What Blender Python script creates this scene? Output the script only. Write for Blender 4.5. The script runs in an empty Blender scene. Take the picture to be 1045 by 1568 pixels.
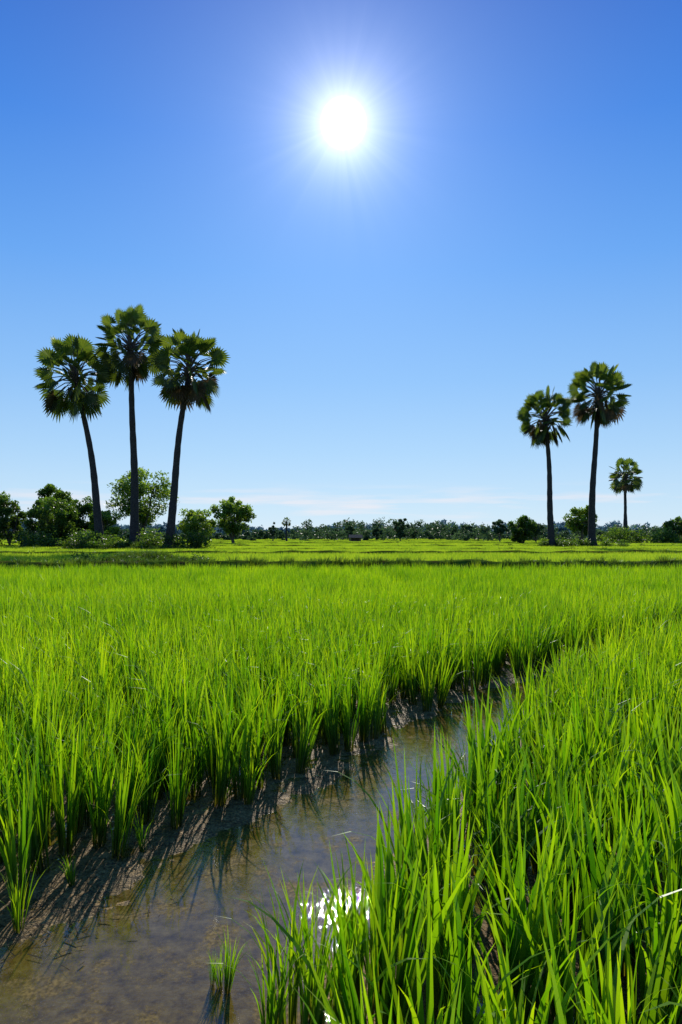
import bpy, math, random
import numpy as np
from mathutils import Vector, noise as mnoise
random.seed(7); rng=np.random.default_rng(7)
scene=bpy.context.scene
R=math.radians
SUN_EL=R(31.2)

# ------------------------------------------------------------------ helpers
def new_obj(name,verts,faces,mats=(),midx=None,t=None,smooth=False,link=True):
    me=bpy.data.meshes.new(name)
    me.from_pydata([tuple(v) for v in verts],[],[tuple(int(i) for i in f) for f in faces])
    for m in mats: me.materials.append(m)
    if midx is not None: me.polygons.foreach_set('material_index',np.asarray(midx,dtype=np.int32))
    if t is not None:
        a=me.attributes.new('t','FLOAT','POINT'); a.data.foreach_set('value',np.asarray(t,dtype=np.float32))
    if smooth: me.polygons.foreach_set('use_smooth',[True]*len(me.polygons))
    me.update()
    ob=bpy.data.objects.new(name,me)
    if link: scene.collection.objects.link(ob)
    return ob

class MB:
    def __init__(s): s.v=[];s.f=[];s.m=[];s.t=[]
    def add(s,v,f,m=0,t=0.5):
        o=len(s.v); s.v.extend([tuple(p) for p in v])
        for q in f: s.f.append(tuple(i+o for i in q)); s.m.append(m)
        if np.isscalar(t): s.t.extend([t]*len(v))
        else: s.t.extend(t)
    def tube(s,pts,rad,n=8,m=0,t=0.5):
        pts=[Vector(p) for p in pts]; v=[];f=[]
        for i,p in enumerate(pts):
            d=(pts[min(i+1,len(pts)-1)]-pts[max(i-1,0)]).normalized()
            a=d.orthogonal().normalized() if abs(d.z)<.5 else Vector((1,0,0)).cross(d).normalized()
            b=d.cross(a)
            for k in range(n):
                an=2*math.pi*k/n
                v.append(p+(a*math.cos(an)+b*math.sin(an))*rad[i])
        for i in range(len(pts)-1):
            for k in range(n):
                k2=(k+1)%n
                f.append((i*n+k,i*n+k2,(i+1)*n+k2,(i+1)*n+k))
        s.add(v,f,m,t)
    def obj(s,name,mats,smooth=False,link=True):
        return new_obj(name,s.v,s.f,mats,s.m,s.t,smooth,link)

def mat(name):
    m=bpy.data.materials.new(name); m.use_nodes=True
    nt=m.node_tree; nt.nodes.clear()
    return m,nt,nt.nodes,nt.links
def N(nt,typ,**kw):
    n=nt.nodes.new(typ)
    for k,v in kw.items():
        if k.startswith('i_'): n.inputs[int(k[2:])].default_value=v
        else: setattr(n,k,v)
    return n
def ramp(nt,stops,fac=None):
    r=nt.nodes.new('ShaderNodeValToRGB')
    e=r.color_ramp.elements
    while len(e)<len(stops): e.new(0.5)
    for i,(p,c) in enumerate(stops):
        e[i].position=p; e[i].color=(c[0],c[1],c[2],1) if not np.isscalar(c) else (c,c,c,1)
    if fac is not None: nt.links.new(fac,r.inputs[0])
    return r
def mixc(nt,fac,a,b,blend='MIX'):
    n=nt.nodes.new('ShaderNodeMix'); n.data_type='RGBA'; n.blend_type=blend
    for s,v in ((n.inputs[0],fac),(n.inputs[6],a),(n.inputs[7],b)):
        if hasattr(v,'is_output'): nt.links.new(v,s)
        else: s.default_value=v if np.isscalar(v) else (v[0],v[1],v[2],1)
    return n.outputs[2]
def math_n(nt,op,a,b=0.0,c=None):
    n=nt.nodes.new('ShaderNodeMath'); n.operation=op
    for i,v in enumerate((a,b,c)):
        if v is None: continue
        if hasattr(v,'is_output'): nt.links.new(v,n.inputs[i])
        else: n.inputs[i].default_value=v
    return n.outputs[0]

def leaf_mat(name,stops,trans=0.5,tcol=(1.6,1.5,0.6),rough=0.45,big=0.08,var=0.25,spec=0.4):
    m,nt,nd,lk=mat(name)
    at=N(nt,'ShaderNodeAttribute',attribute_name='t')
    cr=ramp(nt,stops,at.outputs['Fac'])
    oi=N(nt,'ShaderNodeObjectInfo')
    geo=N(nt,'ShaderNodeNewGeometry')
    nz=N(nt,'ShaderNodeTexNoise'); nz.inputs['Scale'].default_value=big; nz.inputs['Detail'].default_value=3
    lk.new(geo.outputs['Position'],nz.inputs['Vector'])
    s=math_n(nt,'ADD',math_n(nt,'MULTIPLY',math_n(nt,'SUBTRACT',oi.outputs['Random'],0.5),var),
             math_n(nt,'MULTIPLY',math_n(nt,'SUBTRACT',nz.outputs['Fac'],0.5),var*2.5))
    isl=math_n(nt,'MULTIPLY',math_n(nt,'SUBTRACT',geo.outputs['Random Per Island'],0.5),.55)
    hsv=N(nt,'ShaderNodeHueSaturation')
    lk.new(cr.outputs[0],hsv.inputs['Color'])
    lk.new(math_n(nt,'ADD',math_n(nt,'ADD',s,1.0),isl),hsv.inputs['Value'])
    lk.new(math_n(nt,'SUBTRACT',math_n(nt,'SUBTRACT',0.5,math_n(nt,'MULTIPLY',s,0.06)),math_n(nt,'MULTIPLY',isl,.08)),hsv.inputs['Hue'])
    col=hsv.outputs[0]
    p=N(nt,'ShaderNodeBsdfPrincipled'); p.inputs['Roughness'].default_value=rough
    p.inputs['Specular IOR Level'].default_value=spec
    lk.new(col,p.inputs['Base Color'])
    tr=N(nt,'ShaderNodeBsdfTranslucent')
    lk.new(mixc(nt,1.0,col,tcol,'MULTIPLY'),tr.inputs[0])
    mx=N(nt,'ShaderNodeMixShader',i_0=trans)
    lk.new(p.outputs[0],mx.inputs[1]); lk.new(tr.outputs[0],mx.inputs[2])
    o=N(nt,'ShaderNodeOutputMaterial'); lk.new(mx.outputs[0],o.inputs[0])
    return m

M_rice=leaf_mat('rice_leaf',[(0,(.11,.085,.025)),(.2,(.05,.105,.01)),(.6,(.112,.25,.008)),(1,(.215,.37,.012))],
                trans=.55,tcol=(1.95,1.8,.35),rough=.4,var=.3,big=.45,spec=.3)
M_brice=leaf_mat('broad_rice_leaf',[(0,(.12,.09,.025)),(.2,(.045,.10,.01)),(.6,(.088,.22,.007)),(1,(.17,.33,.01))],
                trans=.55,tcol=(1.95,1.8,.35),rough=.38,var=.3,big=.6,spec=.35)
M_farrice=leaf_mat('far_rice_leaf',[(0,(.12,.2,.015)),(.5,(.17,.31,.02)),(1,(.26,.42,.035))],
                trans=.55,tcol=(1.9,1.6,.6),rough=.5,var=.24,big=.06,spec=.2)
M_weed=leaf_mat('weed_leaf',[(0,(.04,.05,.012)),(1,(.08,.155,.02))],trans=.45,var=.4,tcol=(1.8,1.7,.6))
M_palm=leaf_mat('palm_leaf',[(0,(.03,.042,.012)),(1,(.10,.15,.026))],trans=.45,tcol=(1.8,1.8,.6),rough=.45,var=.1,big=.5,spec=.3)
M_dead=leaf_mat('dead_palm_leaf',[(0,(.05,.038,.02)),(1,(.12,.095,.05))],trans=.35,tcol=(1.2,1.1,.8),rough=.7,var=.1,spec=.1)
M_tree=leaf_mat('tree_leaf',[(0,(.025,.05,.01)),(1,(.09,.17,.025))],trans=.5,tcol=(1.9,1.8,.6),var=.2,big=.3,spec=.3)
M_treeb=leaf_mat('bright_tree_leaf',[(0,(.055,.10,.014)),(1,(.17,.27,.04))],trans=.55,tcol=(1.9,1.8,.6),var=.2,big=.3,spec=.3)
M_far_haze=leaf_mat('hazed_distant_leaf',[(0,(.03,.06,.03)),(1,(.075,.13,.055))],trans=.45,tcol=(1.4,1.4,1.0),var=.2,big=.02,spec=.1)  # slight blue-green shift puts aerial haze into the leaf colour
M_vfar_haze=leaf_mat('hazed_very_distant_leaf',[(0,(.08,.15,.19)),(1,(.12,.20,.23))],trans=.45,tcol=(1.1,1.15,1.2),var=.1,big=.01,spec=.0)  # pale blue is atmospheric haze painted into the base colour, not foliage tone

def bark(name,c1,c2,sc=(6,6,25)):
    m,nt,nd,lk=mat(name)
    tc=N(nt,'ShaderNodeTexCoord'); mp=N(nt,'ShaderNodeMapping'); mp.inputs['Scale'].default_value=sc
    lk.new(tc.outputs['Object'],mp.inputs[0])
    nz=N(nt,'ShaderNodeTexNoise'); nz.inputs['Scale'].default_value=1; nz.inputs['Detail'].default_value=5
    lk.new(mp.outputs[0],nz.inputs['Vector'])
    cr=ramp(nt,[(.3,c1),(.7,c2)],nz.outputs['Fac'])
    p=N(nt,'ShaderNodeBsdfPrincipled'); p.inputs['Roughness'].default_value=.9; p.inputs['Specular IOR Level'].default_value=.15
    lk.new(cr.outputs[0],p.inputs['Base Color'])
    b=N(nt,'ShaderNodeBump'); b.inputs['Strength'].default_value=.6; b.inputs['Distance'].default_value=.04
    lk.new(nz.outputs['Fac'],b.inputs['Height']); lk.new(b.outputs[0],p.inputs['Normal'])
    o=N(nt,'ShaderNodeOutputMaterial'); lk.new(p.outputs[0],o.inputs[0])
    return m
M_trunk=bark('palm_bark',(.02,.018,.016),(.07,.06,.052))
M_bark=bark('tree_bark',(.05,.04,.03),(.13,.11,.085),(5,5,2))
M_wood=bark('weathered_wood',(.06,.05,.04),(.14,.12,.09),(4,4,4))
M_thatch=bark('thatch',(.06,.05,.035),(.16,.13,.09),(8,8,8))

# ------------------------------------------------------------------ channel outline
Lp=np.array([(-3.4,-1.5),(-3,0.2),(-2.0,1.8),(-1.42,2.77),(-1.24,3.2),(-1.02,3.6),(-.77,3.9),(-.52,4.2),(-.1,4.65),(.43,5.7),(.98,6.5),(1.67,7.3),(2.6,8.3),(4.6,10.0),(8,12.8),(14,17.5),(30,30)])
Rp=np.array([(-.1,-1.5),(0.0,0.5),(0.03,2.0),(0.09,2.6),(.33,3.3),(.70,3.95),(1.2,4.95),(1.68,5.9),(2.5,7.2),(3.4,8.2),(5.3,9.9),(8.6,12.5),(14.4,17.1),(30,29.7)])
xL=lambda y: np.interp(y,Lp[:,1],Lp[:,0])
xR=lambda y: np.interp(y,Rp[:,1],Rp[:,0])
def sstep(a,b,x):
    t=np.clip((x-a)/(b-a),0,1); return t*t*(3-2*t)

# ------------------------------------------------------------------ ground
def axis(segs):
    out=[]
    for a,b,n in segs: out.extend(np.linspace(a,b,n,endpoint=False))
    out.append(segs[-1][1]); return np.array(out)
xs=axis([(-4000,-400,8),(-400,-60,12),(-60,-6,30),(-6,-2.6,40),(-2.6,3.2,240),(3.2,7,40),(7,60,30),(60,400,12),(400,4000,8)])
ys=axis([(-200,-5,6),(-5,1,12),(1,7.2,250),(7.2,12,50),(12,40,40),(40,200,20),(200,900,14),(900,5000,8)])
X,Y=np.meshgrid(xs,ys)
w=np.minimum(X-xL(Y),xR(Y)-X)
near=(Y<26)&(abs(X)<60)
nzv=np.zeros_like(X)
for i,j in np.argwhere(near&(Y<13)&(abs(X)<8)):
    x,y=X[i,j],Y[i,j]
    nzv[i,j]=mnoise.noise((x*2.2,y*2.2,0))*.5+mnoise.noise((x*7,y*7,3))*.45+mnoise.noise((x*22,y*22,5))*.4
Z=np.where(near, .004+nzv*.030-.034*sstep(-.05,.5,w), .04)
dl=X-xL(Y)
Z+=np.where(near&(Y>1)&(Y<5.2), .024*np.exp(-((dl-.22)/.18)**2)*sstep(5.0,4.0,Y)*sstep(2.2,3.0,Y),0)
ny,nx=X.shape
V=np.stack([X.ravel(),Y.ravel(),Z.ravel()],1)
ii,jj=np.meshgrid(np.arange(ny-1),np.arange(nx-1),indexing='ij')
a=(ii*nx+jj).ravel()
F=np.stack([a,a+1,a+nx+1,a+nx],1)
m,nt,nd,lk=mat('wet_earth')
geo=N(nt,'ShaderNodeNewGeometry'); sep=N(nt,'ShaderNodeSeparateXYZ'); lk.new(geo.outputs['Position'],sep.inputs[0])
n1=N(nt,'ShaderNodeTexNoise'); n1.inputs['Scale'].default_value=9; n1.inputs['Detail'].default_value=8; n1.inputs['Roughness'].default_value=.7
lk.new(geo.outputs['Position'],n1.inputs['Vector'])
n2=N(nt,'ShaderNodeTexNoise'); n2.inputs['Scale'].default_value=70; n2.inputs['Detail'].default_value=4
lk.new(geo.outputs['Position'],n2.inputs['Vector'])
sub=ramp(nt,[(.3,(.17,.10,.018)),(.5,(.38,.24,.055)),(.72,(.54,.37,.11))],n1.outputs['Fac']).outputs[0]
dry=ramp(nt,[(.3,(.12,.072,.022)),(.55,(.26,.165,.058)),(.75,(.38,.25,.10))],n1.outputs['Fac']).outputs[0]
zf=ramp(nt,[(.4,0.0),(.6,1.0)],math_n(nt,'ADD',math_n(nt,'MULTIPLY',sep.outputs[2],25.0),.5)).outputs[0]
mud=mixc(nt,zf,sub,dry)
mud=mixc(nt,.85,mud,ramp(nt,[(.35,.3),(.65,1.5)],n2.outputs['Fac']).outputs[0],'MULTIPLY')
n3=N(nt,'ShaderNodeTexNoise'); n3.inputs['Scale'].default_value=.05; n3.inputs['Detail'].default_value=4
lk.new(geo.outputs['Position'],n3.inputs['Vector'])
grn=ramp(nt,[(.35,(.14,.24,.03)),(.65,(.24,.34,.04))],n3.outputs['Fac']).outputs[0]
fac=ramp(nt,[(.0,0.0),(1,1.0)],math_n(nt,'DIVIDE',math_n(nt,'SUBTRACT',sep.outputs[1],28),6)).outputs[0]
col=mixc(nt,fac,mud,grn)
p=N(nt,'ShaderNodeBsdfPrincipled'); lk.new(col,p.inputs['Base Color'])
lk.new(math_n(nt,'ADD',.5,math_n(nt,'MULTIPLY',fac,.5)),p.inputs['Roughness']); p.inputs['Specular IOR Level'].default_value=.1
b=N(nt,'ShaderNodeBump'); b.inputs['Strength'].default_value=1.0; b.inputs['Distance'].default_value=.025
lk.new(math_n(nt,'ADD',n1.outputs['Fac'],math_n(nt,'MULTIPLY',n2.outputs['Fac'],.5)),b.inputs['Height']); lk.new(b.outputs[0],p.inputs['Normal'])
o=N(nt,'ShaderNodeOutputMaterial'); lk.new(p.outputs[0],o.inputs[0])
new_obj('ground',V,F,[m],smooth=True)

# ------------------------------------------------------------------ water: thin murky layer over the mud bed
m,nt,nd,lk=mat('paddy_water')
geo=N(nt,'ShaderNodeNewGeometry')
def noise(scale,det,rough=.5):
    n=N(nt,'ShaderNodeTexNoise'); n.inputs['Scale'].default_value=scale; n.inputs['Detail'].default_value=det; n.inputs['Roughness'].default_value=rough
    lk.new(geo.outputs['Position'],n.inputs['Vector']); return n
n1=noise(5,2); n2=noise(60,3); n3=noise(3.0,10,.8); n4=noise(1.6,3); n5=noise(16,6,.7)
b=N(nt,'ShaderNodeBump'); b.inputs['Strength'].default_value=.12; b.inputs['Distance'].default_value=.02
rip=math_n(nt,'MULTIPLY',n2.outputs['Fac'],ramp(nt,[(.42,.08),(.62,.6)],n4.outputs['Fac']).outputs[0])
lk.new(math_n(nt,'ADD',math_n(nt,'MULTIPLY',n1.outputs['Fac'],.7),rip),b.inputs['Height'])
fr=N(nt,'ShaderNodeFresnel'); fr.inputs[0].default_value=1.38; lk.new(b.outputs[0],fr.inputs[1])
gl=N(nt,'ShaderNodeBsdfGlossy'); gl.inputs['Roughness'].default_value=.008; gl.inputs['Color'].default_value=(.88,.93,1,1); lk.new(b.outputs[0],gl.inputs['Normal'])
tp=N(nt,'ShaderNodeBsdfTransparent'); tp.inputs[0].default_value=(.93,.83,.52,1)
df=N(nt,'ShaderNodeBsdfDiffuse')
lk.new(ramp(nt,[(.35,(.15,.095,.014)),(.5,(.28,.19,.035)),(.68,(.42,.30,.075))],n5.outputs['Fac']).outputs[0],df.inputs[0])
mk=N(nt,'ShaderNodeMixShader',i_0=.42); lk.new(tp.outputs[0],mk.inputs[1]); lk.new(df.outputs[0],mk.inputs[2])
mx=N(nt,'ShaderNodeMixShader'); lk.new(math_n(nt,'MINIMUM',math_n(nt,'MULTIPLY',fr.outputs[0],1.4),1.0),mx.inputs[0]); lk.new(mk.outputs[0],mx.inputs[1]); lk.new(gl.outputs[0],mx.inputs[2])
sc=N(nt,'ShaderNodeBsdfPrincipled'); sc.inputs['Roughness'].default_value=.8; sc.inputs['Specular IOR Level'].default_value=.1
lk.new(ramp(nt,[(.38,(.07,.048,.012)),(.62,(.26,.18,.05))],n2.outputs['Fac']).outputs[0],sc.inputs['Base Color'])
mx2=N(nt,'ShaderNodeMixShader'); lk.new(ramp(nt,[(.50,0.0),(.61,.8)],n3.outputs['Fac']).outputs[0],mx2.inputs[0])
lk.new(mx.outputs[0],mx2.inputs[1]); lk.new(sc.outputs[0],mx2.inputs[2])
o=N(nt,'ShaderNodeOutputMaterial'); lk.new(mx2.outputs[0],o.inputs[0])
new_obj('water',[(-45,-6,0),(45,-6,0),(45,25.5,0),(-45,25.5,0)],[(0,1,2,3)],[m])

# ------------------------------------------------------------------ grass blades
def blade(mb,base,az,L,W,lean,curve,twist,segs,t0=0.0):
    d=np.array([math.cos(az),math.sin(az),0]); s=np.array([-math.sin(az+twist),math.cos(az+twist),0])
    p=np.array(base,dtype=float); v=[];tt=[]
    for i in range(segs+1):
        t=i/segs
        wd=W*(0.5+0.5*min(1,t*3))*min(1,(1-t)*1.9)**.8
        if i<segs:
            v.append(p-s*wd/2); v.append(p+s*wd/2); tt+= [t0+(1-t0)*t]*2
        else:
            v.append(p.copy()); tt.append(1.0)
        th=lean+curve*t**2.2
        p=p+(d*math.sin(th)+np.array([0,0,1])*math.cos(th))*L/segs
    f=[(2*i,2*i+1,2*i+3,2*i+2) for i in range(segs-1)]
    k=2*(segs-1); f.append((k,k+1,k+2))
    mb.add(v,f,0,tt)
def tuft(mb,cx,cy,n,H,W,segs,spread=.05,lean=.2):
    for k in range(n):
        az=random.uniform(0,2*math.pi); r=spread*math.sqrt(random.random())
        L=H*random.uniform(.62,1.12)
        cu=random.choice([.1,.25,.45,.8,1.6]) *random.uniform(.6,1.3)
        blade(mb,(cx+r*math.cos(az),cy+r*math.sin(az),-.02),az+random.uniform(-.5,.5),L,W*random.uniform(.7,1.25),
              random.uniform(.0,lean),cu,random.uniform(-.9,.9),segs)
def make_coll(name,obs):
    c=bpy.data.collections.new(name)
    for o in obs: c.objects.link(o)
    return c
tufts=[]
for i in range(8):
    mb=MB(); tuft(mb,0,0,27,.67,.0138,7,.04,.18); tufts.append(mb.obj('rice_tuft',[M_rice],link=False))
C_tuft=make_coll('rice_tufts',tufts)
wt=[]
for i in range(9):
    mb=MB(); tuft(mb,0,0,19,.67,.021,8,.045,.2); wt.append(mb.obj('broad_rice_tuft',[M_brice],link=False))
C_wtuft=make_coll('broad_rice_tufts',wt)
patches=[]
for i in range(5):
    mb=MB()
    for a_ in range(6):
        for b_ in range(6):
            tuft(mb,(a_+.5)/6-.5+random.uniform(-.05,.05),(b_+.5)/6-.5+random.uniform(-.05,.05),14,.61*random.uniform(.84,1.14),.017,3,.042)
    patches.append(mb.obj('rice_patch',[M_rice],link=False))
C_patch=make_coll('rice_patches',patches)
mpatch=[]
for i in range(4):
    mb=MB()
    for k in range(300):
        blade(mb,(random.uniform(-.5,.5),random.uniform(-.5,.5),.0),random.uniform(0,6.28),.6*random.uniform(.75,1.15),.026,random.uniform(0,.25),random.uniform(.1,.9),random.uniform(-.9,.9),2)
    mpatch.append(mb.obj('far_rice_patch',[M_farrice],link=False))
C_mpatch=make_coll('far_rice_patches',mpatch)
fpatch=[]
for i in range(4):
    mb=MB()
    for k in range(600):
        blade(mb,(random.uniform(-1.5,1.5),random.uniform(-1.5,1.5),.0),random.uniform(0,6.28),.6*random.uniform(.8,1.15),.06,random.uniform(0,.25),random.uniform(.1,.9),random.uniform(-.9,.9),2)
    fpatch.append(mb.obj('distant_rice_patch',[M_farrice],link=False))
C_fpatch=make_coll('distant_rice_patches',fpatch)
weeds=[]
for i in range(4):
    mb=MB()
    for k in range(90):
        az=random.uniform(0,6.28); r=.22*math.sqrt(random.random())
        blade(mb,(r*math.cos(az),r*math.sin(az),-.03),az,random.uniform(.2,.55),random.uniform(.015,.03),random.uniform(.1,.5),random.uniform(.3,1.5),random.uniform(-1,1),3)
    weeds.append(mb.obj('weed_tuft',[M_weed],link=False))
C_weed=make_coll('weed_tufts',weeds)

def scatter(name,pts,rot,scl,coll,nvar):
    pts=np.asarray(pts,dtype=np.float32); n=len(pts)
    me=bpy.data.meshes.new(name); me.vertices.add(n); me.vertices.foreach_set('co',pts.ravel())
    a=me.attributes.new('rot','FLOAT_VECTOR','POINT'); a.data.foreach_set('vector',np.asarray(rot,dtype=np.float32).ravel())
    a=me.attributes.new('scl','FLOAT_VECTOR','POINT'); a.data.foreach_set('vector',np.asarray(scl,dtype=np.float32).ravel())
    a=me.attributes.new('idx','INT','POINT'); a.data.foreach_set('value',rng.integers(0,nvar,n).astype(np.int32))
    ob=bpy.data.objects.new(name,me); scene.collection.objects.link(ob)
    g=bpy.data.node_groups.new(name+'_scatter','GeometryNodeTree')
    g.interface.new_socket('Geometry',in_out='INPUT',socket_type='NodeSocketGeometry')
    g.interface.new_socket('Geometry',in_out='OUTPUT',socket_type='NodeSocketGeometry')
    gi=g.nodes.new('NodeGroupInput'); go=g.nodes.new('NodeGroupOutput')
    ci=g.nodes.new('GeometryNodeCollectionInfo'); ci.inputs['Collection'].default_value=coll
    ci.inputs['Separate Children'].default_value=True; ci.inputs['Reset Children'].default_value=True
    io=g.nodes.new('GeometryNodeInstanceOnPoints'); io.inputs['Pick Instance'].default_value=True
    def att(nm,ty):
        q=g.nodes.new('GeometryNodeInputNamedAttribute'); q.data_type=ty; q.inputs['Name'].default_value=nm
        return [o for o in q.outputs if o.enabled and o.name=='Attribute'][0]
    g.links.new(gi.outputs[0],io.inputs['Points']); g.links.new(ci.outputs[0],io.inputs['Instance'])
    g.links.new(att('idx','INT'),io.inputs['Instance Index'])
    g.links.new(att('rot','FLOAT_VECTOR'),io.inputs['Rotation']); g.links.new(att('scl','FLOAT_VECTOR'),io.inputs['Scale'])
    g.links.new(io.outputs[0],go.inputs[0])
    md=ob.modifiers.new('scatter','NODES'); md.node_group=g
    return ob
def rotscl(n,tilt=.08,s0=.9,s1=1.1):
    rot=np.stack([rng.normal(0,tilt,n),rng.normal(0,tilt,n),rng.uniform(0,2*math.pi,n)],1)
    s=rng.uniform(s0,s1,n); return rot,np.stack([s,s,s*rng.uniform(.93,1.07,n)],1)

sp=.2
ca,sa=math.cos(.98),math.sin(.98)
U,W_=np.meshgrid(np.arange(-16,22,sp*.93),np.arange(-16,16,sp*1.12))
U=U+rng.uniform(-.05,.05,U.shape); W_=W_+rng.uniform(-.045,.045,W_.shape)
gx=(U*ca-W_*sa).ravel(); gy=(U*sa+W_*ca).ravel()
k=(gy>.2)&(gy<12); gx=gx[k]; gy=gy[k]
vis=(abs(gx)<.62*gy+1.6)&((gx**2+gy**2)>.95**2)
jl=rng.uniform(-.08,.08,gx.shape)
lm=vis&(gx<xL(gy)-.0+jl)&~((gx>xL(gy)-.3)&(rng.random(gx.shape)<.15)); rm=vis&(gx>xR(gy)+.04+jl*.6)
P=np.stack([gx,gy,np.zeros_like(gx)],1)
pl=P[lm]; r_,s_=rotscl(len(pl),.08,.82,1.15); scatter('rice_field',pl,r_,s_,C_tuft,8)
pr=P[rm&(gy<=4.6)]; r_,s_=rotscl(len(pr),.09,.86,1.1); scatter('rice_field',pr,r_,s_,C_wtuft,9)
pr=P[rm&(gy>4.6)]; r_,s_=rotscl(len(pr),.09,.84,1.12); scatter('rice_field',pr,r_,s_,C_tuft,8)
st=[(-.17,2.2,.72),(-.10,2.12,.76),(-.22,2.12,.66),(-.08,2.26,.7),(-.01,2.2,.72),(-.43,2.42,.24),(-.40,2.40,.3),(-.46,2.44,.2),
    (-1.22,3.1,.3),(-1.0,3.45,.35),(-.55,4.05,.6),(-1.30,2.75,.5)]
P2=np.array([(a,b,0) for a,b,_ in st]); r_,s_=rotscl(len(st),.06); s_*=np.array([c for _,_,c in st])[:,None]
scatter('stray_rice_plants',P2,r_,s_,C_tuft,8)
st=[(.06,2.36,.78),(.13,2.25,.85),(.03,2.5,.55)]
P2=np.array([(a,b,0) for a,b,_ in st]); r_,s_=rotscl(len(st),.05); s_*=np.array([c for _,_,c in st])[:,None]
scatter('stray_rice_plants',P2,r_,s_,C_wtuft,9)
sp=.92
gx,gy=np.meshgrid(np.arange(-26,27,sp),np.arange(12.4,24.6,sp))
gx=gx.ravel()+rng.uniform(-.08,.08,gx.size); gy=gy.ravel()+rng.uniform(-.08,.08,gy.size)
P=np.stack([gx,gy,np.zeros_like(gx)],1); P=P[(abs(gx)<.7*gy+3)&((gx<xL(gy)-.4)|(gx>xR(gy)+.4))]
r_,s_=rotscl(len(P),.0,.97,1.06); r_[:,2]=np.round(r_[:,2]/(math.pi/2))*math.pi/2+rng.normal(0,.08,len(P))
scatter('rice_field',P,r_,s_,C_patch,5)

bunds=[(27.0,.004,.64,.9,-70,70),(43,.05,.70,.9,-60,90),(58,-.03,.62,1.0,-80,90),(76,.03,.68,1.0,-90,110),(104,-.04,.74,1.2,-110,130),(145,.03,.76,1.4,-130,150),(200,.02,.75,1.6,-180,200)]
def by(i,x): return bunds[i][0]+bunds[i][1]*x+ .25*np.sin(x*.21+i)+.12*np.sin(x*.67+2*i)
M_bund,nt,nd,lk=mat('bank_earth')
geo=N(nt,'ShaderNodeNewGeometry'); n1=N(nt,'ShaderNodeTexNoise'); n1.inputs['Scale'].default_value=1.3; n1.inputs['Detail'].default_value=8
lk.new(geo.outputs['Position'],n1.inputs['Vector'])
p=N(nt,'ShaderNodeBsdfDiffuse')
lk.new(ramp(nt,[(.35,(.06,.05,.014)),(.5,(.05,.085,.01)),(.7,(.10,.16,.015))],n1.outputs['Fac']).outputs[0],p.inputs[0])
o=N(nt,'ShaderNodeOutputMaterial'); lk.new(p.outputs[0],o.inputs[0])
wp=[]
for i,(y0,sl,h,wd,x0,x1) in enumerate(bunds):
    n=int((x1-x0)/(.35 if i==0 else .8)); v=[];f=[]
    prof=[(-1,.0),(-.6,.45),(-.3,.9),(.1,1.0),(.4,.85),(.7,.4),(1,0)]
    for k in range(n+1):
        x=x0+(x1-x0)*k/n; yc=float(by(i,x))
        for a_,b_ in prof:
            j=mnoise.noise((x*1.1,a_*3+i*9,2))
            v.append((x,yc+a_*wd+j*.12, b_*h*(1+.18*mnoise.noise((x*.5,i,7)))+j*.06*(b_>0)-(.05 if b_==0 else 0)))
    q=len(prof)
    for k in range(n):
        for a_ in range(q-1): f.append((k*q+a_,(k+1)*q+a_,(k+1)*q+a_+1,k*q+a_+1))
    new_obj('earth_bank',v,f,[M_bund],smooth=True)
    dens=[8,2.2,1.2,.8,.4,.2,.1][i]
    m_=int((x1-x0)*dens)
    xx=rng.uniform(x0,x1,m_); ww=rng.uniform(-.75,.6,m_)
    for x,w_ in zip(xx,ww): wp.append((x,float(by(i,x))+w_*wd,h*(1-abs(w_)**1.5*.8)-.16))

def mound(cx,cy,rx,ry,h):
    v=[];f=[];n1,n2=10,40
    for i in range(n1+1):
        r=i/n1
        for k in range(n2):
            an=2*math.pi*k/n2
            x=cx+rx*r*math.cos(an); y=cy+ry*r*math.sin(an)
            v.append((x,y,h*(math.cos(r*math.pi)*.5+.5)*(1+.2*mnoise.noise((x,y,1)))+.1*mnoise.noise((x*.9,y*.9,4))*(1-r)-.02*r))
    for i in range(n1):
        for k in range(n2):
            f.append((i*n2+k,i*n2+(k+1)%n2,(i+1)*n2+(k+1)%n2,(i+1)*n2+k))
    new_obj('grassy_mound',v,f,[M_bund],smooth=True)
mounds=[(-8.7,30.6,4.4,3.2,.7,34),(-18.0,59,8.5,5.5,.8,9),(24.6,72,5.5,3.4,.6,10),(50.5,120,4,3,.5,5)]
for mo in mounds:
    mound(*mo[:5])
    cx,cy,rx,ry,h,dn=mo
    for k in range(int(rx*ry*dn)):
        r=math.sqrt(random.random()); an=random.uniform(0,6.28)
        wp.append((cx+rx*r*math.cos(an),cy+ry*r*math.sin(an),h*(math.cos(r*math.pi)*.5+.5)-.03))
wp=np.array(wp); r_,s_=rotscl(len(wp),.15,.4,.95); s_*=(1+np.clip((wp[:,1]-40)/60,0,.5)*((wp[:,1]>50)&(abs(wp[:,0]+18)<9)))[:,None]
scatter('bank_grass',wp,r_,s_,C_weed,4)

def clear(P,rad):
    ok=np.ones(len(P),bool)
    for i in range(len(bunds)): ok&=abs(P[:,1]-by(i,P[:,0]))>bunds[i][3]*.6+rad
    for cx,cy,rx,ry,h,dn in mounds: ok&=(((P[:,0]-cx)/(rx+rad*.3))**2+((P[:,1]-cy)/(ry+rad*.3))**2)>.8
    return ok
sp=.95
gx,gy=np.meshgrid(np.arange(-80,81,sp),np.arange(28.2,104,sp))
gx=gx.ravel()+rng.uniform(-.1,.1,gx.size); gy=gy.ravel()+rng.uniform(-.1,.1,gy.size)
P=np.stack([gx,gy,np.zeros_like(gx)+.03],1); P=P[(abs(gx)<.6*gy+4)]; P=P[clear(P,.5)]
r_,s_=rotscl(len(P),.0,.93,1.1)
scatter('far_rice_field',P,r_,s_,C_mpatch,4)
sp=2.7
gx,gy=np.meshgrid(np.arange(-240,241,sp),np.arange(105,380,sp))
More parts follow.
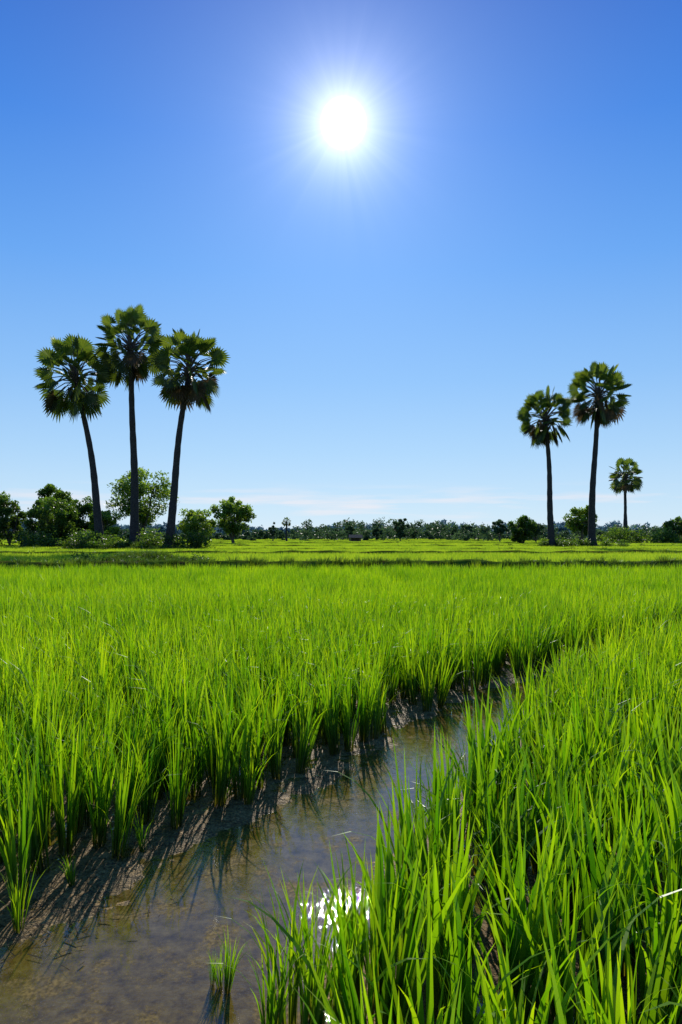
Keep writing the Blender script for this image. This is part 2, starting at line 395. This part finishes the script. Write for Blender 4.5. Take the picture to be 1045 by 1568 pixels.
gx=gx.ravel()+rng.uniform(-.3,.3,gx.size); gy=gy.ravel()+rng.uniform(-.3,.3,gy.size)
P=np.stack([gx,gy,np.zeros_like(gx)+.03],1); P=P[(abs(gx)<.6*gy+8)]; P=P[clear(P,1.0)]
r_,s_=rotscl(len(P),.0,.9,1.15)
scatter('far_rice_field',P,r_,s_,C_fpatch,4)

# ------------------------------------------------------------------ palms
def fan(mb,hub,d,roll,r,m,tv,span=2.25,nseg=20,droop=.2):
    d=Vector(d).normalized()
    s=d.cross(Vector((0,0,1)))
    if s.length<.1: s=Vector((1,0,0))
    s.normalize(); n=s.cross(d).normalized()
    s2=s*math.cos(roll)+n*math.sin(roll); n2=s2.cross(d).normalized()
    cup=random.uniform(.05,.35)
    for k in range(nseg):
        a=-span+2*span*(k+.5)/nseg; ha=span/nseg*1.0
        rr=r*(1-.25*abs(a/span)**2)*random.uniform(.9,1.06)
        def pt(an,rad,z):
            p=hub+(d*math.cos(an)+s2*math.sin(an))*rad+n2*z+n2*(cup*(rad/r)**2*r*.5)
            p.z-=droop*r*(rad/r)**3
            return p
        pl=.025*r; mid=rr*.68
        v=[hub,pt(a-ha,mid,-pl),pt(a,mid*1.02,pl),pt(a+ha,mid,-pl),pt(a+random.uniform(-.04,.04),rr,0)]
        mb.add(v,[(0,1,2),(0,2,3),(1,4,2),(2,4,3)],m,tv+random.uniform(-.08,.08))

def palm(base,cc,hw,up,dn,rb=.27,rt=.15,leaves=56,seed=1,nseg=20,name='palm_tree'):
    random.seed(seed)
    mb=MB(); B=Vector(base); C=Vector(cc); n=26
    pts=[];rad=[]
    for i in range(n+1):
        t=i/n
        p=B.lerp(C,t)
        p.x+= (C.x-B.x)*(-.14)*math.sin(math.pi*t)+.05*math.sin(t*9+seed)
        pts.append(p)
        r=rb+(rt-rb)*min(1,t*1.3)**.7
        if t<.1: r+=rb*.75*(1-t/.1)**2
        r*=1+.05*math.sin(i*2.4)
        rad.append(r)
    mb.tube(pts,rad,12,0)
    for k in range(30):
        an=random.uniform(0,6.28); z=random.uniform(-dn*.6,-.1)
        q=C+Vector((math.cos(an)*rt*.9,math.sin(an)*rt*.9,z))
        e=q+Vector((math.cos(an)*.13*hw,math.sin(an)*.13*hw,.15*hw))
        mb.tube([q,e],[.03*hw,.014*hw],5,3)
    ga=2.39996
    for k in range(leaves):
        f=(k+.5)/leaves
        el=math.asin(1-1.92*f)+random.uniform(-.13,.13)
        az=k*ga+random.uniform(-.3,.3)
        d=Vector((math.cos(az)*math.cos(el),math.sin(az)*math.cos(el),math.sin(el)))
        inner=random.random()<.2
        R_=hw*(random.uniform(.9,1.05) if not inner else random.uniform(.7,.85))
        vs=(up/hw) if d.z>0 else (dn/hw)
        fr=R_*.37
        pe=R_*.69
        hub=C+Vector((d.x*pe,d.y*pe,d.z*pe*vs))
        old=f>.72
        start=C+Vector((0,0,-.2*f*dn))
        mid=start.lerp(hub,.5)+Vector((0,0,.08*hw))
        mb.tube([start,mid,hub],[.02*hw,.014*hw,.01*hw],5,3 if not old else 2)
        dd=(hub-start).normalized()+Vector((0,0,-.15 if not old else -.9))
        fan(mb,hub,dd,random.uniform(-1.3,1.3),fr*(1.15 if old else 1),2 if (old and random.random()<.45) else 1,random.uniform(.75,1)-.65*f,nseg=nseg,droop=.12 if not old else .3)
    return mb.obj(name,[M_trunk,M_palm,M_dead,M_bark])
palm((-21.1,60,.3),(-23.5,60.4,15.9),3.4,3.95,4.2,seed=3,rt=.22,rb=.42)
palm((-18.3,60.6,.35),(-18.75,60.8,18.8),3.15,3.95,4.4,seed=11,rb=.45,rt=.24)
palm((-14.9,59.3,.35),(-13.15,59.3,16.3),3.4,4.1,4.3,seed=5,rb=.42,rt=.24)
palm((22.2,72,.3),(21.6,72,14.3),2.9,3.2,3.45,seed=21,rb=.4,rt=.22)
palm((26.6,72.6,.3),(27.4,72.6,16.9),3.25,3.7,3.9,seed=33,rb=.44,rt=.24)
palm((49.9,120,.2),(50.0,120,12.4),3.0,3.4,3.5,seed=41,rb=.34,rt=.22,nseg=14,leaves=44)
palm((51.8,124,.2),(51.5,124,12.0),2.4,2.7,2.6,seed=43,rb=.3,rt=.2,nseg=12,leaves=28)
palm((-12.0,150,0),(-12.0,150,4.9),1.15,1.1,1.3,seed=51,rb=.25,rt=.18,nseg=10,leaves=26)

# ------------------------------------------------------------------ broadleaf trees
def leaf_cloud(centers,radii,per,size,squash=.8,tb=None):
    vs=[];ts=[]
    for c,r,tv in zip(centers,radii,tb):
        n=per
        u=rng.normal(size=(n,3)); u/=np.linalg.norm(u,axis=1)[:,None]
        rr=r*rng.uniform(0.15,1,n)**.5*(1+.25*rng.normal(size=n)*.5)
        p=c+u*rr[:,None]*np.array([1,1,squash])
        a=rng.normal(size=(n,3)); a/=np.linalg.norm(a,axis=1)[:,None]
        b=np.cross(a,rng.normal(size=(n,3))); b/=np.linalg.norm(b,axis=1)[:,None]
        s=size*rng.uniform(.6,1.3,n)[:,None]
        q=np.stack([p-a*s,p+b*s*.45,p+a*s,p-b*s*.45],1)
        vs.append(q.reshape(-1,3))
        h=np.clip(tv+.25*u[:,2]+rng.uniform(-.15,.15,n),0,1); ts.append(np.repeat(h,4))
    v=np.concatenate(vs); t=np.concatenate(ts); f=np.arange(len(v)).reshape(-1,4)
    return v,f,t
def tree(x,y,top,hw,bottom,m_leaf,clumps=34,per=130,size=.13,name='broadleaf_tree',tr=.16,seed=0,z0=0,forks=3):
    rs=np.random.default_rng(seed)
    mb=MB(); cz=(top+bottom)/2; hz=(top-bottom)/2
    cs=[];rd=[];tb=[]
    for k in range(clumps):
        u=rs.normal(size=3); u/=np.linalg.norm(u); r=rs.uniform(.25,1)**.5
        r*=1+.12*math.sin(3*math.atan2(u[1],u[0])+seed)
        cr=rs.uniform(.16,.3)*hw
        c=np.array([x+u[0]*r*(hw-cr*.7),y+u[1]*r*(hw-cr*.7),cz+u[2]*r*(hz-cr*.6)])
        if u[2]<-.3: c[0]=x+(c[0]-x)*.8
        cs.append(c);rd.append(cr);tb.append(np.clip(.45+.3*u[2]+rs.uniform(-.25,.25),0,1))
    fork=Vector((x,y,bottom*.75+z0*.25))
    mb.tube([Vector((x,y,z0-.1)),Vector((x+.05*hw,y,(z0+fork.z)/2)),fork],[tr*1.5,tr,tr*.85],8,0)
    limbs=[]
    for k in range(forks+2):
        an=2*math.pi*k/(forks+2)+rs.uniform(-.4,.4)
        e=Vector((x+math.cos(an)*hw*.4,y+math.sin(an)*hw*.4,cz+rs.uniform(-.2,.35)*hz))
        m_=fork.lerp(e,.5)+Vector((math.cos(an),math.sin(an),0))*hw*.06
        mb.tube([fork,m_,e],[tr*.6,tr*.42,tr*.25],6,0); limbs.append((m_,e))
    for c in cs:
        c=Vector(c); l=min(limbs,key=lambda q:(q[1]-c).length)
        s_=l[0].lerp(l[1],rs.uniform(.3,1))
        mb.tube([s_,s_.lerp(c,.5)+Vector((0,0,.05*hw)),c],[tr*.22,tr*.14,tr*.05],4,0)
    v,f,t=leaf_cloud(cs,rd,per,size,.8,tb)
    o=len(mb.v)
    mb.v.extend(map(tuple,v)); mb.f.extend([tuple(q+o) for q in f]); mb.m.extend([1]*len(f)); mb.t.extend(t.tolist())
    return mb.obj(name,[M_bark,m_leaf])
tree(-23.4,80,10.0,4.1,2.2,M_treeb,clumps=78,per=100,size=.18,seed=2,tr=.24)
tree(-15.9,100,7.6,3.3,1.6,M_treeb,clumps=60,per=120,size=.2,seed=3,tr=.26)
tree(-13.5,64,4.4,2.1,.8,M_treeb,clumps=46,per=130,size=.13,seed=4,tr=.12,z0=.2)
tree(-32.6,78,8.1,2.5,1.6,M_tree,clumps=48,per=120,size=.17,seed=5)
tree(-29.9,70,5.9,2.7,.8,M_tree,clumps=56,per=130,size=.16,seed=6)
tree(-36.9,76,6.9,2.4,1.0,M_tree,clumps=46,per=120,size=.17,seed=7)
tree(-28.2,76,6.0,2.3,.9,M_tree,clumps=44,per=120,size=.16,seed=8)
tree(-25.6,74,4.9,2.1,.7,M_treeb,clumps=42,per=120,size=.16,seed=9)
tree(-33.6,83,6.6,2.5,1.0,M_tree,clumps=42,per=120,size=.16,seed=31)
tree(-41.5,80,7.0,2.6,1.4,M_tree,clumps=40,per=120,size=.18,seed=10)
tree(31.7,90,6.1,2.4,1.4,M_treeb,clumps=46,per=110,size=.17,seed=11)
tree(26.6,100,4.8,2.3,.6,M_tree,clumps=46,per=120,size=.18,seed=12)
tree(30.2,130,5.2,1.7,1.5,M_far_haze,clumps=26,per=80,size=.22,seed=13)
tree(13.0,150,6.0,2.1,1.2,M_far_haze,clumps=28,per=90,size=.24,seed=14)
tree(2.1,170,5.2,1.45,1.4,M_far_haze,clumps=20,per=70,size=.25,seed=15)
tree(9.5,185,4.6,1.7,.8,M_far_haze,clumps=20,per=70,size=.27,seed=16)
tree(-16.5,165,5.4,1.2,1.4,M_far_haze,clumps=16,per=70,size=.25,seed=17)
tree(53.8,110,5.2,2.2,1.2,M_tree,clumps=34,per=110,size=.2,seed=18)
tree(56.8,106,4.3,1.8,.8,M_tree,clumps=30,per=100,size=.2,seed=19)
tree(60.5,110,5.5,2.6,1.0,M_tree,clumps=34,per=110,size=.2,seed=20)
tree(36.5,128,4.6,1.8,.9,M_far_haze,clumps=26,per=80,size=.22,seed=22)
tree(32.5,175,5.0,1.8,.9,M_far_haze,clumps=22,per=80,size=.26,seed=23)

def bush_row(name,items,m_,size,per=160):
    cs=[];rd=[];tb=[]
    for (x,y,r,h) in items:
        for k in range(5):
            cs.append(np.array([x+random.uniform(-.6,.6)*r,y+random.uniform(-.6,.6)*r,h*random.uniform(.25,.75)])); rd.append(h*random.uniform(.28,.45)); tb.append(random.uniform(.1,.8))
    v,f,t=leaf_cloud(cs,rd,per,size,.9,tb)
    new_obj(name,v,f,[m_],None,t)
random.seed(5)
it=[(random.uniform(-50,-25),random.uniform(66,76),1.5,random.uniform(1.4,2.9)) for k in range(56)]
bush_row('shrub_row',it,M_tree,.15,70)
it=[(random.uniform(42,75),random.uniform(104,118),1.8,random.uniform(1.4,3.6)) for k in range(56)]
bush_row('shrub_row',it,M_tree,.2,60)
it=[(random.uniform(-24,-12),random.uniform(56.5,62),.9,random.uniform(1.2,2.4)) for k in range(32)]
bush_row('mound_shrubs',it,M_tree,.11,110)
it=[(random.uniform(-11.8,-5.4),random.uniform(28.4,31),.35,random.uniform(.6,1.0)) for k in range(26)]
bush_row('mound_shrubs',it,M_tree,.05,90)
it=[(random.uniform(20.5,29.2),random.uniform(70.5,73),.6,random.uniform(.9,1.9)) for k in range(20)]
bush_row('mound_shrubs',it,M_tree,.1,90)

def tline(name,y0,y1,x0,x1,n,h0,h1,size,m_,per):
    cs=[];rd=[];tb=[]
    for k in range(n):
        x=random.uniform(x0,x1); y=random.uniform(y0,y1)
        g=.45+1.1*mnoise.noise((x*.012,y*.002,3))+.7*mnoise.noise((x*.06,1,5))
        H=h0+(h1-h0)*max(0,min(1.3,g))*random.uniform(.5,1.2)
        r=H*random.uniform(.32,.55)
        for j in range(5):
            cs.append(np.array([x+random.uniform(-1,1)*r*.8,y+random.uniform(-1,1)*r*.5,H*random.uniform(.15,.85)])); rd.append(H*random.uniform(.18,.32)); tb.append(random.uniform(.1,.9))
    v,f,t=leaf_cloud(cs,rd,per,size,.85,tb); new_obj(name,v,f,[m_],None,t)
tline('distant_trees',240,330,-260,280,480,2.2,8.2,.5,M_far_haze,42)
tline('distant_trees',150,200,30,150,80,1.6,5.4,.35,M_far_haze,50)
tline('distant_trees',170,210,-110,20,40,1.4,4.2,.35,M_far_haze,44)
tline('distant_trees',600,760,-560,560,800,10,18,1.5,M_vfar_haze,40)

# ------------------------------------------------------------------ small field hut
mb=MB()
hx,hy=3.0,140
def box(mb,x0,x1,y0,y1,z0,z1,m):
    v=[(x0,y0,z0),(x1,y0,z0),(x1,y1,z0),(x0,y1,z0),(x0,y0,z1),(x1,y0,z1),(x1,y1,z1),(x0,y1,z1)]
    mb.add(v,[(0,3,2,1),(4,5,6,7),(0,1,5,4),(1,2,6,5),(2,3,7,6),(3,0,4,7)],m)
for sx in (-1,1):
    for sy in (-1,1): box(mb,hx+sx*1.0-.06,hx+sx*1.0+.06,hy+sy*.8-.06,hy+sy*.8+.06,0,1.5,0)
box(mb,hx-1.1,hx+1.1,hy-.9,hy+.9,.62,.72,0)
box(mb,hx-.93,hx+.93,hy+.72,hy+.76,.73,1.4,0)
v=[(hx-1.4,hy-1.2,1.4),(hx+1.4,hy-1.2,1.4),(hx+1.4,hy,2.05),(hx-1.4,hy,2.05),(hx+1.4,hy+1.2,1.4),(hx-1.4,hy+1.2,1.4)]
mb.add(v,[(0,1,2,3),(3,2,4,5),(0,3,5),(1,4,2)],1)
mb.obj('field_hut',[M_wood,M_thatch])

# straw on the mud
mb=MB()
for k in range(520):
    y=random.uniform(2.4,5.4); xl=float(xL(y))
    x=xl+abs(random.gauss(0,.26))-.03; L=random.uniform(.015,.08); an=random.uniform(0,6.28); wd=random.uniform(.001,.003)
    z=.008+.014*max(0,1-abs(x-xl-.2)/.2); dx,dy=math.cos(an)*L/2,math.sin(an)*L/2; px,py=-math.sin(an)*wd,math.cos(an)*wd
    dz=random.uniform(-.004,.006)
    mb.add([(x-dx-px,y-dy-py,z),(x+dx-px,y+dy-py,z+dz),(x+dx+px,y+dy+py,z+dz+.001),(x-dx+px,y-dy+py,z+.001)],[(0,1,2,3)],0,random.random())
mb.obj('straw_debris',[M_dead])

# ------------------------------------------------------------------ world
wld=bpy.data.worlds.new('World'); scene.world=wld; wld.use_nodes=True
nt=wld.node_tree; nt.nodes.clear(); lk=nt.links
sky=N(nt,'ShaderNodeTexSky',sky_type='NISHITA'); sky.sun_disc=False; sky.sun_elevation=SUN_EL; sky.sun_rotation=0
sky.air_density=1.0; sky.dust_density=0.0; sky.ozone_density=4; sky.altitude=0
tc=N(nt,'ShaderNodeTexCoord')
nrm=N(nt,'ShaderNodeVectorMath',operation='NORMALIZE'); lk.new(tc.outputs['Generated'],nrm.inputs[0])
sp_=N(nt,'ShaderNodeSeparateXYZ'); lk.new(nrm.outputs[0],sp_.inputs[0])
grad=ramp(nt,[(0,(.64,.80,.95)),(.04,(.56,.76,.95)),(.12,(.41,.66,.95)),(.22,(.26,.53,.94)),(.36,(.115,.37,.90)),(.5,(.03,.22,.78)),(.62,(.008,.125,.60)),(1,(.005,.06,.35))],sp_.outputs[2])
g10=mixc(nt,1.0,grad.outputs[0],(10,10,10),'MULTIPLY')
base=mixc(nt,.88,sky.outputs[0],g10)
cm=N(nt,'ShaderNodeMapping'); cm.inputs['Scale'].default_value=(5,5,60); lk.new(nrm.outputs[0],cm.inputs[0])
cn=N(nt,'ShaderNodeTexNoise'); cn.inputs['Scale'].default_value=1.3; cn.inputs['Detail'].default_value=6; lk.new(cm.outputs[0],cn.inputs['Vector'])
band=math_n(nt,'MULTIPLY',ramp(nt,[(0,0.0),(.02,0.3),(.045,1.0),(.08,.0)],sp_.outputs[2]).outputs[0],ramp(nt,[(.5,0.0),(.68,.7)],cn.outputs['Fac']).outputs[0])
base=mixc(nt,band,base,(8.8,8.4,8.8))
sd=Vector((0.003,math.cos(SUN_EL),math.sin(SUN_EL)))
dot=N(nt,'ShaderNodeVectorMath',operation='DOT_PRODUCT'); lk.new(nrm.outputs[0],dot.inputs[0]); dot.inputs[1].default_value=sd
ang=math_n(nt,'MULTIPLY',math_n(nt,'ARCCOSINE',math_n(nt,'MINIMUM',dot.outputs['Value'],1.0)),57.2958)
upv=Vector((0,-math.sin(SUN_EL),math.cos(SUN_EL)))
du=N(nt,'ShaderNodeVectorMath',operation='DOT_PRODUCT'); lk.new(nrm.outputs[0],du.inputs[0]); du.inputs[1].default_value=upv
phi=math_n(nt,'ARCTAN2',sp_.outputs[0],du.outputs['Value'])
cxy=N(nt,'ShaderNodeCombineXYZ'); lk.new(math_n(nt,'COSINE',phi),cxy.inputs[0]); lk.new(math_n(nt,'SINE',phi),cxy.inputs[1])
pn=N(nt,'ShaderNodeTexNoise'); pn.inputs['Scale'].default_value=7; pn.inputs['Detail'].default_value=3; lk.new(cxy.outputs[0],pn.inputs['Vector'])
angm=math_n(nt,'MULTIPLY',ang,math_n(nt,'ADD',.88,math_n(nt,'MULTIPLY',pn.outputs['Fac'],.24)))
def expf(a,k,amp): return math_n(nt,'MULTIPLY',math_n(nt,'EXPONENT',math_n(nt,'MULTIPLY',a,-1.0/k)),amp)
disc=math_n(nt,'MULTIPLY',ramp(nt,[(.0,1.0),(1,0.0)],math_n(nt,'DIVIDE',math_n(nt,'SUBTRACT',ang,1.2),.5)).outputs[0],8.0)
gc=mixc(nt,1.0,(1,.99,.97),math_n(nt,'ADD',expf(angm,1.65,19.0),disc),'MULTIPLY')
gw=mixc(nt,1.0,(.80,.92,1),expf(ang,10.5,3.3),'MULTIPLY')
tot=mixc(nt,1.0,mixc(nt,1.0,base,gc,'ADD'),gw,'ADD')
bg=N(nt,'ShaderNodeBackground'); bg.inputs[1].default_value=.1; lk.new(tot,bg.inputs[0])
o=N(nt,'ShaderNodeOutputWorld'); lk.new(bg.outputs[0],o.inputs[0])

sl=bpy.data.lights.new('sun','SUN'); sl.energy=4.5; sl.angle=R(.53); sl.color=(1,.95,.86)
so=bpy.data.objects.new('sun',sl); scene.collection.objects.link(so)
so.rotation_euler=(-sd).to_track_quat('-Z','Y').to_euler()

# ------------------------------------------------------------------ camera
cam=bpy.data.cameras.new('camera'); co=bpy.data.objects.new('camera',cam); scene.collection.objects.link(co)
co.location=(0,0,1.6); co.rotation_euler=(R(90),0,0)
cam.sensor_fit='VERTICAL'; cam.sensor_height=36; cam.lens=24; cam.shift_y=38/1568; cam.clip_end=8000; cam.clip_start=.05
scene.camera=co
scene.view_settings.view_transform='Standard'; scene.view_settings.look='None'; scene.view_settings.exposure=0
